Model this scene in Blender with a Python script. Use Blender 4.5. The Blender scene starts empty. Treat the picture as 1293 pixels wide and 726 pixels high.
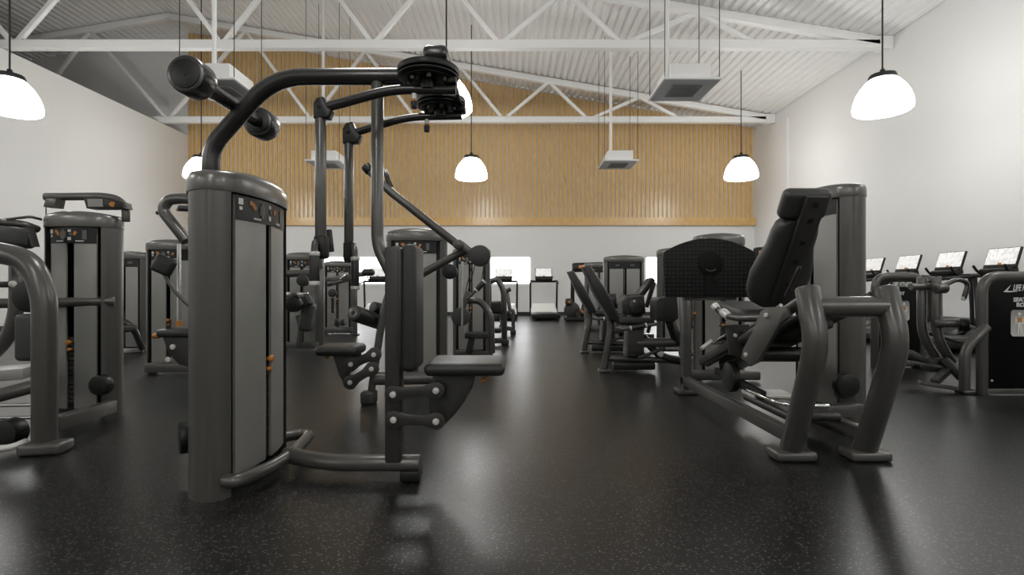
import bpy, bmesh, math, random
from mathutils import Vector, Matrix, Euler

random.seed(4)
PI = math.pi
V = Vector
FPX = 646.5           # 18 mm lens on a 36 mm sensor, 1293 px wide
COL = bpy.context.scene.collection
SC = bpy.context.scene


def P(px, py, d):
    """point at depth d metres seen at photo position px, py (camera 1 m above the floor)"""
    return V(((px - 646.5) * d / FPX, d, 1.0 - (py - 363.0) * d / FPX))


# ------------------------------------------------------------------ materials
def new_mat(name):
    m = bpy.data.materials.new(name)
    m.use_nodes = True
    nt = m.node_tree
    b = nt.nodes['Principled BSDF']
    return m, nt, b


def setp(b, **kw):
    for k, v in kw.items():
        b.inputs[k.replace('_', ' ')].default_value = v


def c4(r, g=None, b=None):
    if g is None:
        g = b = r
    return (r, g, b, 1)


def coords(nt, scale):
    tc = nt.nodes.new('ShaderNodeTexCoord')
    mp = nt.nodes.new('ShaderNodeMapping')
    mp.inputs['Scale'].default_value = scale if hasattr(scale, '__len__') else (scale,) * 3
    nt.links.new(tc.outputs['Object'], mp.inputs['Vector'])
    return mp.outputs['Vector']


def simple(name, col, rough=.5, metal=0.0, bump=0.0, bscale=200, var=0.0, coat=0.0, spec=.5):
    m, nt, b = new_mat(name)
    setp(b, Base_Color=col, Roughness=rough, Metallic=metal)
    b.inputs['Coat Weight'].default_value = coat
    b.inputs['Coat Roughness'].default_value = .25
    b.inputs['Specular IOR Level'].default_value = spec
    vec = coords(nt, 1)
    n = nt.nodes.new('ShaderNodeTexNoise')
    n.inputs['Scale'].default_value = bscale
    n.inputs['Detail'].default_value = 2
    nt.links.new(vec, n.inputs['Vector'])
    if bump:
        bp = nt.nodes.new('ShaderNodeBump')
        bp.inputs['Strength'].default_value = bump
        bp.inputs['Distance'].default_value = .002
        nt.links.new(n.outputs['Fac'], bp.inputs['Height'])
        nt.links.new(bp.outputs['Normal'], b.inputs['Normal'])
    if var:
        n2 = nt.nodes.new('ShaderNodeTexNoise')
        n2.inputs['Scale'].default_value = 3
        nt.links.new(vec, n2.inputs['Vector'])
        mx = nt.nodes.new('ShaderNodeMix')
        mx.data_type = 'RGBA'
        mx.inputs[6].default_value = tuple(x * (1 - var) for x in col[:3]) + (1,)
        mx.inputs[7].default_value = tuple(x * (1 + var) for x in col[:3]) + (1,)
        nt.links.new(n2.outputs['Fac'], mx.inputs[0])
        nt.links.new(mx.outputs[2], b.inputs['Base Color'])
    return m


def emissive(name, col, strength):
    m, nt, b = new_mat(name)
    setp(b, Base_Color=col, Roughness=.4)
    b.inputs['Emission Color'].default_value = col
    b.inputs['Emission Strength'].default_value = strength
    return m


M = {}
M['frame'] = simple('powder_coated_steel', c4(.078, .0755, .069), .30, .35, .05, 600, .06, .25)
M['shell'] = simple('satin_grey_shell', c4(.072, .070, .063), .34, .3, .04, 500, .05, .15)
M['cap'] = simple('glossy_grey_cap', c4(.125, .122, .111), .28, .35, .03, 500, .05, .3)
M['panel'] = simple('smoked_grey_shroud', c4(.25, .247, .228), .42, 0, .05, 900, .04)
M['arm'] = simple('dark_satin_arm', c4(.028, .027, .025), .27, .3, .03, 500, .05, .3)
M['dark'] = simple('black_plastic', c4(.0085, .0085, .008), .38, 0, .05, 300, .1, 0, .35)
M['matte'] = simple('matte_black', c4(.0045, .0045, .0043), .55, 0, .03, 300, .1, 0, .15)
M['gloss'] = simple('black_panel', c4(.003, .003, .003), .3, 0, .01, 100, .1, 0, .12)
M['vinyl'] = simple('black_vinyl', c4(.013, .013, .0125), .45, 0, .12, 700, .1)
M['graypad'] = simple('charcoal_vinyl', c4(.030, .030, .028), .48, 0, .12, 700, .1)
M['plate'] = simple('dark_steel_plate', c4(.034, .033, .030), .4, .3, .04, 300, .08)
M['chrome'] = simple('chrome', c4(.62, .62, .60), .16, 1.0, .01, 100)
M['bolt'] = simple('bright_bolt', c4(.6, .6, .57), .35, .3, .02, 100)
M['collar'] = simple('pale_collar', c4(.55, .55, .52), .35, .2, .02, 100)
M['orange'] = simple('orange_plastic', c4(.42, .17, .03), .4, 0, .03, 100)
M['white_mark'] = simple('white_print', c4(.6, .6, .58), .5, 0, .02, 100)
M['grey_mark'] = simple('grey_print', c4(.10, .10, .095), .5, 0, .02, 100)
M['wall'] = simple('white_painted_wall', c4(.75, .749, .735), .6, 0, .04, 90, .01)
M['deck'] = simple('white_roof_deck', c4(.80, .797, .78), .5, 0, .02, 60, .02)
M['truss'] = simple('white_painted_steel', c4(.80, .797, .78), .42, 0, .02, 80, .01)
M['white'] = simple('white_enamel', c4(.86, .86, .845), .35, 0, .01, 80)
M['ventgrey'] = simple('vent_grey', c4(.22, .22, .21), .5, 0, .02, 80)
M['ventplate'] = simple('vent_plate', c4(.36, .36, .35), .5, 0, .02, 80)
M['base'] = simple('dark_baseboard', c4(.02, .02, .02), .5, 0, .03, 80)
M['cord'] = simple('black_cord', c4(.012, .012, .012), .5, 0, .02, 80)
M['lamp'] = emissive('opal_lamp_glass', c4(1, .99, .97), 24.0)
M['screen'] = None


def floor_mat():
    m, nt, b = new_mat('speckled_rubber_floor')
    vec = coords(nt, 1)
    n = nt.nodes.new('ShaderNodeTexVoronoi')
    n.inputs['Scale'].default_value = 105
    nt.links.new(vec, n.inputs['Vector'])
    sp = nt.nodes.new('ShaderNodeSeparateColor')
    nt.links.new(n.outputs['Color'], sp.inputs[0])
    rad = nt.nodes.new('ShaderNodeMapRange')      # size of each fleck, many of them none
    rad.inputs['From Min'].default_value = .45
    rad.inputs['From Max'].default_value = 1
    rad.inputs['To Min'].default_value = .0
    rad.inputs['To Max'].default_value = .52
    nt.links.new(sp.outputs[0], rad.inputs['Value'])
    lt = nt.nodes.new('ShaderNodeMath'); lt.operation = 'LESS_THAN'
    nt.links.new(n.outputs['Distance'], lt.inputs[0])
    nt.links.new(rad.outputs[0], lt.inputs[1])
    r = nt.nodes.new('ShaderNodeMix'); r.data_type = 'RGBA'
    r.inputs[6].default_value = c4(.0075, .0074, .007)
    r.inputs[7].default_value = c4(.10, .099, .094)
    nt.links.new(lt.outputs[0], r.inputs[0])
    nt.links.new(r.outputs[2], b.inputs['Base Color'])
    n2 = nt.nodes.new('ShaderNodeTexNoise')
    n2.inputs['Scale'].default_value = 260
    n2.inputs['Detail'].default_value = 3
    nt.links.new(vec, n2.inputs['Vector'])
    n3 = nt.nodes.new('ShaderNodeTexNoise')
    n3.inputs['Scale'].default_value = .7
    nt.links.new(vec, n3.inputs['Vector'])
    mr = nt.nodes.new('ShaderNodeMapRange')
    mr.inputs['To Min'].default_value = .29
    mr.inputs['To Max'].default_value = .34
    nt.links.new(n3.outputs['Fac'], mr.inputs['Value'])
    nt.links.new(mr.outputs[0], b.inputs['Roughness'])
    bp = nt.nodes.new('ShaderNodeBump')
    bp.inputs['Strength'].default_value = .06
    bp.inputs['Distance'].default_value = .002
    nt.links.new(n2.outputs['Fac'], bp.inputs['Height'])
    nt.links.new(bp.outputs['Normal'], b.inputs['Normal'])
    return m


def wood_mat():
    m, nt, b = new_mat('oak_slats')
    vec = coords(nt, (6.5, 1, 1.2))
    n = nt.nodes.new('ShaderNodeTexNoise')
    n.inputs['Scale'].default_value = 3
    n.inputs['Detail'].default_value = 6
    nt.links.new(vec, n.inputs['Vector'])
    r = nt.nodes.new('ShaderNodeValToRGB')
    r.color_ramp.elements[0].position = .3
    r.color_ramp.elements[0].color = c4(.54, .325, .11)
    r.color_ramp.elements[1].position = .72
    r.color_ramp.elements[1].color = c4(.70, .46, .185)
    nt.links.new(n.outputs['Fac'], r.inputs['Fac'])
    nt.links.new(r.outputs['Color'], b.inputs['Base Color'])
    b.inputs['Roughness'].default_value = .27
    return m


def screen_mat():
    m, nt, b = new_mat('lit_screen')
    vec = coords(nt, (30, 30, 22))
    n = nt.nodes.new('ShaderNodeTexVoronoi')
    n.inputs['Scale'].default_value = .8
    nt.links.new(vec, n.inputs['Vector'])
    r = nt.nodes.new('ShaderNodeValToRGB')
    r.color_ramp.elements[0].position = .15
    r.color_ramp.elements[0].color = c4(.85, .85, .83)
    r.color_ramp.elements[1].position = .6
    r.color_ramp.elements[1].color = c4(.5, .5, .49)
    nt.links.new(n.outputs['Distance'], r.inputs['Fac'])
    nt.links.new(r.outputs['Color'], b.inputs['Base Color'])
    nt.links.new(r.outputs['Color'], b.inputs['Emission Color'])
    b.inputs['Emission Strength'].default_value = .75
    b.inputs['Roughness'].default_value = .3
    return m


def dimple_mat():
    """black moulded foot plate with rows of small raised studs"""
    m, nt, b = new_mat('studded_black_rubber')
    vec = coords(nt, 27)
    fr = nt.nodes.new('ShaderNodeVectorMath'); fr.operation = 'FRACTION'
    nt.links.new(vec, fr.inputs[0])
    sb = nt.nodes.new('ShaderNodeVectorMath'); sb.operation = 'SUBTRACT'
    sb.inputs[1].default_value = (.5, .5, .5)
    nt.links.new(fr.outputs[0], sb.inputs[0])
    ml = nt.nodes.new('ShaderNodeVectorMath'); ml.operation = 'MULTIPLY'
    ml.inputs[1].default_value = (1, 0, 1)
    nt.links.new(sb.outputs[0], ml.inputs[0])
    ln = nt.nodes.new('ShaderNodeVectorMath'); ln.operation = 'LENGTH'
    nt.links.new(ml.outputs[0], ln.inputs[0])
    mr = nt.nodes.new('ShaderNodeMapRange')
    mr.inputs['From Min'].default_value = .17
    mr.inputs['From Max'].default_value = .30
    mr.inputs['To Min'].default_value = 1
    mr.inputs['To Max'].default_value = 0
    nt.links.new(ln.outputs['Value'], mr.inputs['Value'])
    mx = nt.nodes.new('ShaderNodeMix'); mx.data_type = 'RGBA'
    mx.inputs[6].default_value = c4(.0045)
    mx.inputs[7].default_value = c4(.022, .022, .021)
    nt.links.new(mr.outputs[0], mx.inputs[0])
    nt.links.new(mx.outputs[2], b.inputs['Base Color'])
    bp = nt.nodes.new('ShaderNodeBump')
    bp.inputs['Distance'].default_value = .004
    nt.links.new(mr.outputs[0], bp.inputs['Height'])
    nt.links.new(bp.outputs['Normal'], b.inputs['Normal'])
    b.inputs['Roughness'].default_value = .6
    b.inputs['Specular IOR Level'].default_value = .25
    return m


def glass_mat():
    m = bpy.data.materials.new('window_glass')
    m.use_nodes = True
    nt = m.node_tree
    nt.nodes.clear()
    out = nt.nodes.new('ShaderNodeOutputMaterial')
    t = nt.nodes.new('ShaderNodeBsdfTransparent')
    g = nt.nodes.new('ShaderNodeBsdfGlossy')
    g.inputs['Roughness'].default_value = .03
    mx = nt.nodes.new('ShaderNodeMixShader')
    mx.inputs[0].default_value = .06
    nt.links.new(t.outputs[0], mx.inputs[1])
    nt.links.new(g.outputs[0], mx.inputs[2])
    nt.links.new(mx.outputs[0], out.inputs['Surface'])
    return m


def figure_card_mat():
    m, nt, b = new_mat('grey_gradient_card')
    vec = coords(nt, 1)
    sx = nt.nodes.new('ShaderNodeSeparateXYZ')
    nt.links.new(vec, sx.inputs[0])
    mr = nt.nodes.new('ShaderNodeMapRange')
    mr.inputs['From Min'].default_value = .55
    mr.inputs['From Max'].default_value = .85
    nt.links.new(sx.outputs['Z'], mr.inputs['Value'])
    mx = nt.nodes.new('ShaderNodeMix'); mx.data_type = 'RGBA'
    mx.inputs[6].default_value = c4(.5, .5, .48)
    mx.inputs[7].default_value = c4(.16, .16, .155)
    nt.links.new(mr.outputs[0], mx.inputs[0])
    nt.links.new(mx.outputs[2], b.inputs['Base Color'])
    return m


M['floor'] = floor_mat()
M['wood'] = wood_mat()
M['screen'] = screen_mat()
M['stud'] = dimple_mat()
M['glass'] = glass_mat()
M['card'] = figure_card_mat()
M['slatback'] = simple('grey_slat_backing', c4(.58, .50, .38), .6, 0, .02, 80)
M['orange_screen'] = emissive('orange_display', c4(.36, .15, .05), .5)

# ------------------------------------------------------------------ mesh builder


def frame_from(d):
    d = d.normalized()
    up = V((0, 0, 1)) if abs(d.z) < .95 else V((1, 0, 0))
    x = d.cross(up).normalized()
    y = x.cross(d).normalized()
    return x, y


class MB:
    def __init__(s):
        s.bm = bmesh.new()

    def _take(s, b2):
        me = bpy.data.meshes.new('tmp')
        b2.to_mesh(me)
        b2.free()
        s.bm.from_mesh(me)
        bpy.data.meshes.remove(me)
        return s

    def box(s, c, size, rot=None, bev=0.0, seg=2):
        b = bmesh.new()
        bmesh.ops.create_cube(b, size=1)
        for v in b.verts:
            v.co = V((v.co.x * size[0], v.co.y * size[1], v.co.z * size[2]))
        if bev:
            bmesh.ops.bevel(b, geom=b.edges[:], offset=bev, segments=seg, profile=.5, affect='EDGES')
        R = Matrix.Identity(3)
        if rot is not None:
            R = rot if isinstance(rot, Matrix) else Euler(rot).to_matrix()
        for v in b.verts:
            v.co = R @ v.co + V(c)
        return s._take(b)

    def bar(s, p0, p1, w, h, bev=.004, roll=0):
        """rectangular section from p0 to p1; w horizontally, h upwards"""
        p0, p1 = V(p0), V(p1)
        d = p1 - p0
        x, y = frame_from(d)
        R = Matrix((x, d.normalized(), y)).transposed()
        if roll:
            R = R @ Matrix.Rotation(roll, 3, 'Y')
        return s.box((p0 + p1) / 2, (w, d.length, h), R, bev, 2)

    def cyl(s, p0, p1, r, r2=None, seg=28, bev=0.0):
        p0, p1 = V(p0), V(p1)
        r2 = r if r2 is None else r2
        d = p1 - p0
        L = d.length
        x, y = frame_from(d)
        d = d.normalized()
        if bev:
            prof = [(0, 0), (0, r - bev), (bev * .3, r - bev * .3), (bev, r), (L - bev, r2), (L - bev * .3, r2 - bev * .3), (L, r2 - bev), (L, 0)]
        else:
            prof = [(0, 0), (0, r), (L, r2), (L, 0)]
        return s.lathe(p0, d, x, y, prof, seg)

    def lathe(s, p0, d, x, y, prof, seg=32):
        bm = s.bm
        rings = []
        for (t, r) in prof:
            if r <= 1e-6:
                rings.append([bm.verts.new(p0 + d * t)])
            else:
                rings.append([bm.verts.new(p0 + d * t + (x * math.cos(2 * PI * k / seg) + y * math.sin(2 * PI * k / seg)) * r) for k in range(seg)])
        for a, b in zip(rings[:-1], rings[1:]):
            for k in range(seg):
                k2 = (k + 1) % seg
                if len(a) == 1 and len(b) == 1:
                    continue
                if len(a) == 1:
                    f = (a[0], b[k], b[k2])
                elif len(b) == 1:
                    f = (a[k], b[0], a[k2])
                else:
                    f = (a[k], b[k], b[k2], a[k2])
                bm.faces.new(f)
        return s

    def tube(s, pts, r, fil=.08, seg=20, ry=None, cap=True):
        pts = [V(p) for p in pts]
        path = [pts[0]]
        for i in range(1, len(pts) - 1):
            a, b, c = pts[i - 1], pts[i], pts[i + 1]
            d0, d1 = (a - b), (c - b)
            l = min(fil, d0.length * .48, d1.length * .48)
            p, q = b + d0.normalized() * l, b + d1.normalized() * l
            n = 7
            for k in range(n + 1):
                t = k / n
                path.append(p * (1 - t) ** 2 + b * 2 * t * (1 - t) + q * t * t)
        path.append(pts[-1])
        # drop doubles
        pp = [path[0]]
        for q in path[1:]:
            if (q - pp[-1]).length > 1e-5:
                pp.append(q)
        path = pp
        ry = r if ry is None else ry
        bm = s.bm
        t0 = (path[1] - path[0]).normalized()
        x, y = frame_from(t0)
        rings = []
        stations = []
        for i, p in enumerate(path):
            if i == 0:
                t = t0
            elif i == len(path) - 1:
                t = (path[-1] - path[-2]).normalized()
            else:
                t = ((path[i] - path[i - 1]).normalized() + (path[i + 1] - path[i]).normalized()).normalized()
            x = (x - t * x.dot(t)).normalized()
            y = t.cross(x).normalized()
            stations.append((p, t, x.copy(), y.copy(), 1.0))
        if cap:
            p, t, xx, yy, _ = stations[0]
            e = r * .18
            stations = [(p, t, xx, yy, .0001), (p, t, xx, yy, .86), (p + t * e * .4, t, xx, yy, .96), (p + t * e, t, xx, yy, 1)] + stations[1:]
            p, t, xx, yy, _ = stations[-1]
            stations = stations[:-1] + [(p - t * e, t, xx, yy, 1), (p - t * e * .4, t, xx, yy, .96), (p, t, xx, yy, .86), (p, t, xx, yy, .0001)]
        for (p, t, xx, yy, sc) in stations:
            rings.append([bm.verts.new(p + xx * (r * sc * math.cos(2 * PI * k / seg)) + yy * (ry * sc * math.sin(2 * PI * k / seg))) for k in range(seg)])
        for a, b in zip(rings[:-1], rings[1:]):
            for k in range(seg):
                k2 = (k + 1) % seg
                bm.faces.new((a[k], a[k2], b[k2], b[k]))
        return s

    def prism(s, pts, vec, bev=0.0):
        """polygon of 3D points extruded along vec"""
        b = bmesh.new()
        lo = [b.verts.new(V(p)) for p in pts]
        hi = [b.verts.new(V(p) + V(vec)) for p in pts]
        n = len(pts)
        f0 = b.faces.new(lo)
        f1 = b.faces.new(hi[::-1])
        for k in range(n):
            b.faces.new((lo[k], hi[k], hi[(k + 1) % n], lo[(k + 1) % n]))
        bmesh.ops.recalc_face_normals(b, faces=b.faces[:])
        if bev:
            ed = [e for f in (f0, f1) for e in f.edges]
            bmesh.ops.bevel(b, geom=ed, offset=bev, segments=2, profile=.5, affect='EDGES')
        return s._take(b)

    def loft(s, rings, close=True):
        bm = s.bm
        vs = [[bm.verts.new(V(p)) for p in r] for r in rings]
        n = len(rings[0])
        for a, b in zip(vs[:-1], vs[1:]):
            for k in range(n):
                bm.faces.new((a[k], a[(k + 1) % n], b[(k + 1) % n], b[k]))
        if close:
            bm.faces.new(vs[0][::-1])
            bm.faces.new(vs[-1])
        return s

    def xform(s, mat):
        bmesh.ops.transform(s.bm, matrix=mat, verts=s.bm.verts[:])
        return s

    def build(s, name, mat, parent=None, label=None, angle=38, kind=None):
        bmesh.ops.recalc_face_normals(s.bm, faces=s.bm.faces[:])
        if parent is not None:
            r = parent
            while r.parent is not None:
                r = r.parent
            off = V(r.location)
            for v in s.bm.verts:
                v.co -= off
        me = bpy.data.meshes.new(name)
        s.bm.to_mesh(me)
        s.bm.free()
        me.shade_smooth()
        me.set_sharp_from_angle(angle=math.radians(angle))
        me.materials.append(M[mat] if isinstance(mat, str) else mat)
        o = bpy.data.objects.new(name, me)
        COL.objects.link(o)
        o.parent = parent
        if label:
            o['label'] = label
        if kind:
            o['kind'] = kind
        return o


def thing(name, label, cat, loc, group=None):
    o = bpy.data.objects.new(name, None)
    COL.objects.link(o)
    o.location = loc
    o.empty_display_size = .1
    o['label'] = label
    o['category'] = cat
    if group:
        o['group'] = group
    return o


def tag(o, label, cat, group=None):
    o['label'] = label
    o['category'] = cat
    if group:
        o['group'] = group
    return o


def copy_tree(o, parent=None):
    c = o.copy()
    COL.objects.link(c)
    c.parent = parent
    for ch in list(o.children):
        copy_tree(ch, c)
    return c


def struct(o):
    o['kind'] = 'structure'
    return o


def T(pts, r, fil=.08, **kw):
    return MB().tube([P(*p) for p in pts], r, fil, **kw)


def disc(px, py, d, r, length=.05, axis=(0, 1, 0), bev=.01):
    c = P(px, py, d)
    a = V(axis).normalized()
    return MB().cyl(c - a * length / 2, c + a * length / 2, r, bev=bev)


def flat(poly, d, th, bev=.004):
    """outline given at photo positions, standing at depth d, th metres thick"""
    return MB().prism([P(x, y, d) for x, y in poly], (0, th, 0), bev)


def link_bar(a, b, d, r, neck, th):
    """two eyes joined by a waisted bar, standing in a plane of depth d"""
    A, B = P(a[0], a[1], d), P(b[0], b[1], d)
    u = (B - A); L = u.length; u.normalize()
    w = V((-u.z, 0, u.x))
    pts = []
    for k in range(13):
        t = PI / 2 + PI * k / 12 - .0
        pts.append(A + u * (r * math.cos(t)) + w * (r * math.sin(t)))
    pts += [A + u * L * .3 - w * neck, A + u * L * .5 - w * neck * .95, A + u * L * .7 - w * neck]
    for k in range(13):
        t = -PI / 2 + PI * k / 12
        pts.append(B + u * (r * math.cos(t)) + w * (r * math.sin(t)))
    pts += [A + u * L * .7 + w * neck, A + u * L * .5 + w * neck * .95, A + u * L * .3 + w * neck]
    return MB().prism(pts, (0, th, 0), .004)


def bolt(px, py, d, r=.016, out=.014):
    c = P(px, py, d)
    return MB().cyl(c + V((0, .004, 0)), c - V((0, out, 0)), r, bev=.004, seg=18)


# ------------------------------------------------------------------ weight-stack tower

def tower(root, cx, cy, yaw, w=.62, h=1.57, dep=.085, fb=.05, bb=.06, detail=True, pin_z=.72, col='shell', open_stack=False):
    """lens-shaped selectorised tower; local -y is the panelled front"""
    a = w / 2
    MT = Matrix.Translation((cx, cy, 0)) @ Matrix.Rotation(yaw, 4, 'Z')
    capz = h - .118
    ci = a - .062

    def ends(x, A, p=7):
        return max(0.0, 1 - (abs(x) / A) ** p) ** .5
    # side columns
    for sgn in (-1, 1):
        pts = []
        n = 10
        xs = [ci + (a - ci) * math.sin(PI / 2 * k / n) for k in range(n + 1)]
        up = [(x, -(dep + fb * (1 - (x / a) ** 2)) * ends(x, a + .0005)) for x in xs]
        dn = [(x, (dep + .009 + bb * (1 - (x / a) ** 2)) * ends(x, a + .0005)) for x in xs[::-1]]
        pts = [(sgn * x, y, 0.0) for x, y in up + dn[1:]]
        MB().prism(pts, (0, 0, capz + .01), 0).xform(MT).build('side_column', col, root)
    # core
    MB().box((0, .01, (capz) / 2 + .03), (2 * ci + .01, 2 * dep - .05, capz - .05)).xform(MT).build('core', 'dark', root)
    # back cover
    n = 14
    outer, inner = [], []
    for k in range(n + 1):
        x = -ci - .01 + (2 * ci + .02) * k / n
        yb = dep - .012 + bb * (1 - (x / ci) ** 2 if abs(x) < ci else 0)
        outer.append((x, yb, .05))
        inner.append((x, min(yb - .012, dep - .02), .05))
    MB().prism(outer + inner[::-1], (0, 0, capz - .05)).xform(MT).build('back_cover', col, root)

    def yf(x):
        return -(dep - .012 + fb * (1 - (x / ci) ** 2))
    # front panels either side of the slot
    pw = ci - .038
    for s0, s1 in ((-pw, -.03), (.03, pw)):
        o1 = [(s0 + (s1 - s0) * k / 8, yf(s0 + (s1 - s0) * k / 8), .09) for k in range(9)]
        i1 = [(x, y + .014, z) for x, y, z in o1[::-1]]
        MB().prism(o1 + i1, (0, 0, capz - .09 - .005), .002).xform(MT).build('front_panel', 'panel', root)
    # weight plates and guide rod seen through the slot
    ws = MB()
    for k in range(14):
        ws.box((0, -dep + .005, .14 + k * .036), (.16, .05, .032), None, .003, 1)
    ws.xform(MT).build('weight_stack', 'plate', root)
    MB().cyl((0, -dep + .012, .1), (0, -dep + .012, capz), .009, seg=12).xform(MT).build('guide_rod', 'chrome', root)
    # selector pin
    if detail:
        pn = MB().cyl((0, -dep + .01, pin_z), (0, yf(0) - .016, pin_z), .008, seg=12)
        pn.cyl((0, yf(0) - .004, pin_z), (0, yf(0) - .026, pin_z), .019, bev=.005, seg=16)
        pn.xform(MT).build('selector_pin', 'orange', root)
        MB().cyl((0, -dep + .01, pin_z - .055), (0, yf(0) - .018, pin_z - .055), .012, bev=.003, seg=14).xform(MT).build('increment_pin', 'orange', root)
    # instruction placard
    ph = .125 if h < 1.7 else .12
    o1 = [(-pw + 2 * pw * k / 14, yf(-pw + 2 * pw * k / 14) - .004, capz - ph) for k in range(15)]
    i1 = [(x, y + .003, z) for x, y, z in o1[::-1]]
    pl = MB().prism(o1 + i1, (0, 0, ph - .004)).xform(MT).build('placard', 'dark', root)

    def mark(name, mat, x, z, sx, sz, rot=0, dz=0.0):
        sl = math.atan2(yf(x + .01) - yf(x - .01), .02)
        MB().box((x, yf(x) - .006 - dz, capz + z), (sx, .003, sz), Matrix.Rotation(sl, 3, 'Z') @ Matrix.Rotation(rot, 3, 'Y')).xform(MT).build(name, mat, pl)
    if detail:
        for x, z, sx, sz, r in ((-.62, -.035, .03, .022, .3), (-.56, -.045, .025, .02, -.4), (-.52, -.055, .018, .02, .2), (.22, -.05, .018, .03, .3), (.25, -.045, .02, .018, -.5)):
            mark('muscle_figure', 'orange', pw * x, z, sx, sz, r)
        for x, z, sx, sz in ((-.9, -.035, .028, .03), (-.9, -.068, .018, .016), (-.45, -.108, .06, .008), (.42, -.108, .055, .008), (0, -.03, .022, .018), (0, -.09, .024, .024)):
            mark('caption', 'white_mark', pw * x, z, sx, sz)
        for x, z, sx, sz, dz in ((-.28, -.06, .045, .05, 0), (-.28, -.06, .02, .075, .001), (.6, -.06, .03, .07, 0), (.05, -.055, .02, .02, 0)):
            mark('diagram', 'grey_mark', pw * x, z, sx, sz, 0, dz)
    else:
        mark('caption', 'grey_mark', -.5 * pw, -.06, .07, .03)
        mark('caption', 'grey_mark', .5 * pw, -.06, .07, .03)
    # cap
    A = a + .005
    n = 26
    xs = [-A * math.cos(PI * k / n) for k in range(n + 1)]

    def outline(sx, sy, z, bump):
        fr = [(x * sx, -(dep + .005 + (fb) * (1 - (x / A) ** 2)) * ends(x, A) * sy, z + bump * (1 - (x / A) ** 2)) for x in xs]
        bk = [(x * sx, (dep + .014 + (bb) * (1 - (x / A) ** 2)) * ends(x, A) * sy, z + bump * (1 - (x / A) ** 2)) for x in xs[::-1]]
        return fr + bk[1:-1]
    rings = [outline(.995, .99, capz, 0), outline(1, 1, capz + .004, 0), outline(1, 1, capz + .05, .008), outline(.995, .985, capz + .066, .014),
             outline(.982, .95, capz + .08, .019), outline(.96, .88, capz + .09, .023), outline(.92, .75, capz + .096, .025), outline(.7, .4, capz + .099, .026)]
    MB().loft(rings).xform(MT).build('cap', 'cap', root, angle=50)


def roller(root, p0, p1, r, name='roller_pad', mat='vinyl', ring=True):
    p0, p1 = V(p0), V(p1)
    o = MB().cyl(p0, p1, r, bev=r * .25).build(name, mat, root)
    if ring:
        d = (p1 - p0).normalized()
        m = MB().cyl(p0 - d * .006, p0 + d * .004, r * .7, bev=.003)
        m.build('end_cap', 'frame', o)
        MB().cyl(p0 - d * .010, p0 - d * .004, r * .25, bev=.002).build('end_bolt', 'dark', o)
    return o


def grip(root, p0, p1, r=.018, col=True):
    p0, p1 = V(p0), V(p1)
    o = MB().cyl(p0, p1, r, bev=.004).build('hand_grip', 'vinyl', root)
    if col:
        d = (p1 - p0).normalized()
        MB().cyl(p0 - d * .016, p0 + d * .004, r * 1.12, bev=.003).build('grip_collar', 'collar', o)
        MB().cyl(p1 - d * .004, p1 + d * .016, r * 1.12, bev=.003).build('grip_collar', 'collar', o)
    return o


def pad(c, size, rot=None, bev=.03):
    return MB().box(c, size, rot, bev, 5)


def foot(root, c, size, mat='dark'):
    return MB().box(c, size, None, .012, 3).build('foot', mat, root)


# ================================================================== SETTING
BX0, BX1, BY0, BY1 = -11.64, 8.76, -9.0, 18.47
OUTL = -23.0
RIDGE_X, RIDGE_Z, SL = -11.5, 10.12, .169


def roof_z(x):
    return RIDGE_Z - SL * abs(x - RIDGE_X)


struct(MB().box(((OUTL + BX1) / 2, (BY0 + BY1) / 2, -.05), (BX1 - OUTL + .4, BY1 - BY0 + .4, .1)).build('floor', 'floor'))

# corrugated roof deck, ribs running along the hall
prof = []
pitch = .21
x = OUTL - .1
while x < BX1 + .25:
    for dx, up in ((0, 0), (.10, 0), (.125, .05), (.185, .05)):
        prof.append((x + dx, roof_z(x + dx) + .07 + up))
    x += pitch
m = MB()
bm = m.bm
lo = [bm.verts.new((x, BY0 - .1, z)) for x, z in prof]
hi = [bm.verts.new((x, BY1 + .1, z)) for x, z in prof]
lo2 = [bm.verts.new((x, BY0 - .1, z + .02)) for x, z in prof]
hi2 = [bm.verts.new((x, BY1 + .1, z + .02)) for x, z in prof]
for k in range(len(prof) - 1):
    bm.faces.new((lo[k], lo[k + 1], hi[k + 1], hi[k]))
    bm.faces.new((lo2[k], hi2[k], hi2[k + 1], lo2[k + 1]))
struct(m.build('ceiling', 'deck', angle=10))


def wall_with_holes(name, y0, y1, holes, mat='wall'):
    """gable wall across the hall, with rectangular openings (x0,x1,z0,z1)"""
    m = MB()
    xs = sorted({OUTL, BX1, RIDGE_X} | {h for q in holes for h in q[:2]})
    for xa, xb in zip(xs[:-1], xs[1:]):
        hs = [q for q in holes if q[0] <= xa + 1e-6 and q[1] >= xb - 1e-6]
        spans = []
        z = 0
        for q in sorted(hs, key=lambda q: q[2]):
            spans.append((z, q[2], z, q[2]))
            z = q[3]
        spans.append((z, roof_z(xa) + .1, z, roof_z(xb) + .1))
        for za0, za1, zb0, zb1 in spans:
            m.prism([(xa, y0, za0), (xa, y0, za1), (xb, y0, zb1), (xb, y0, zb0)], (0, y1 - y0, 0))
    return struct(m.build(name, mat))


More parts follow.
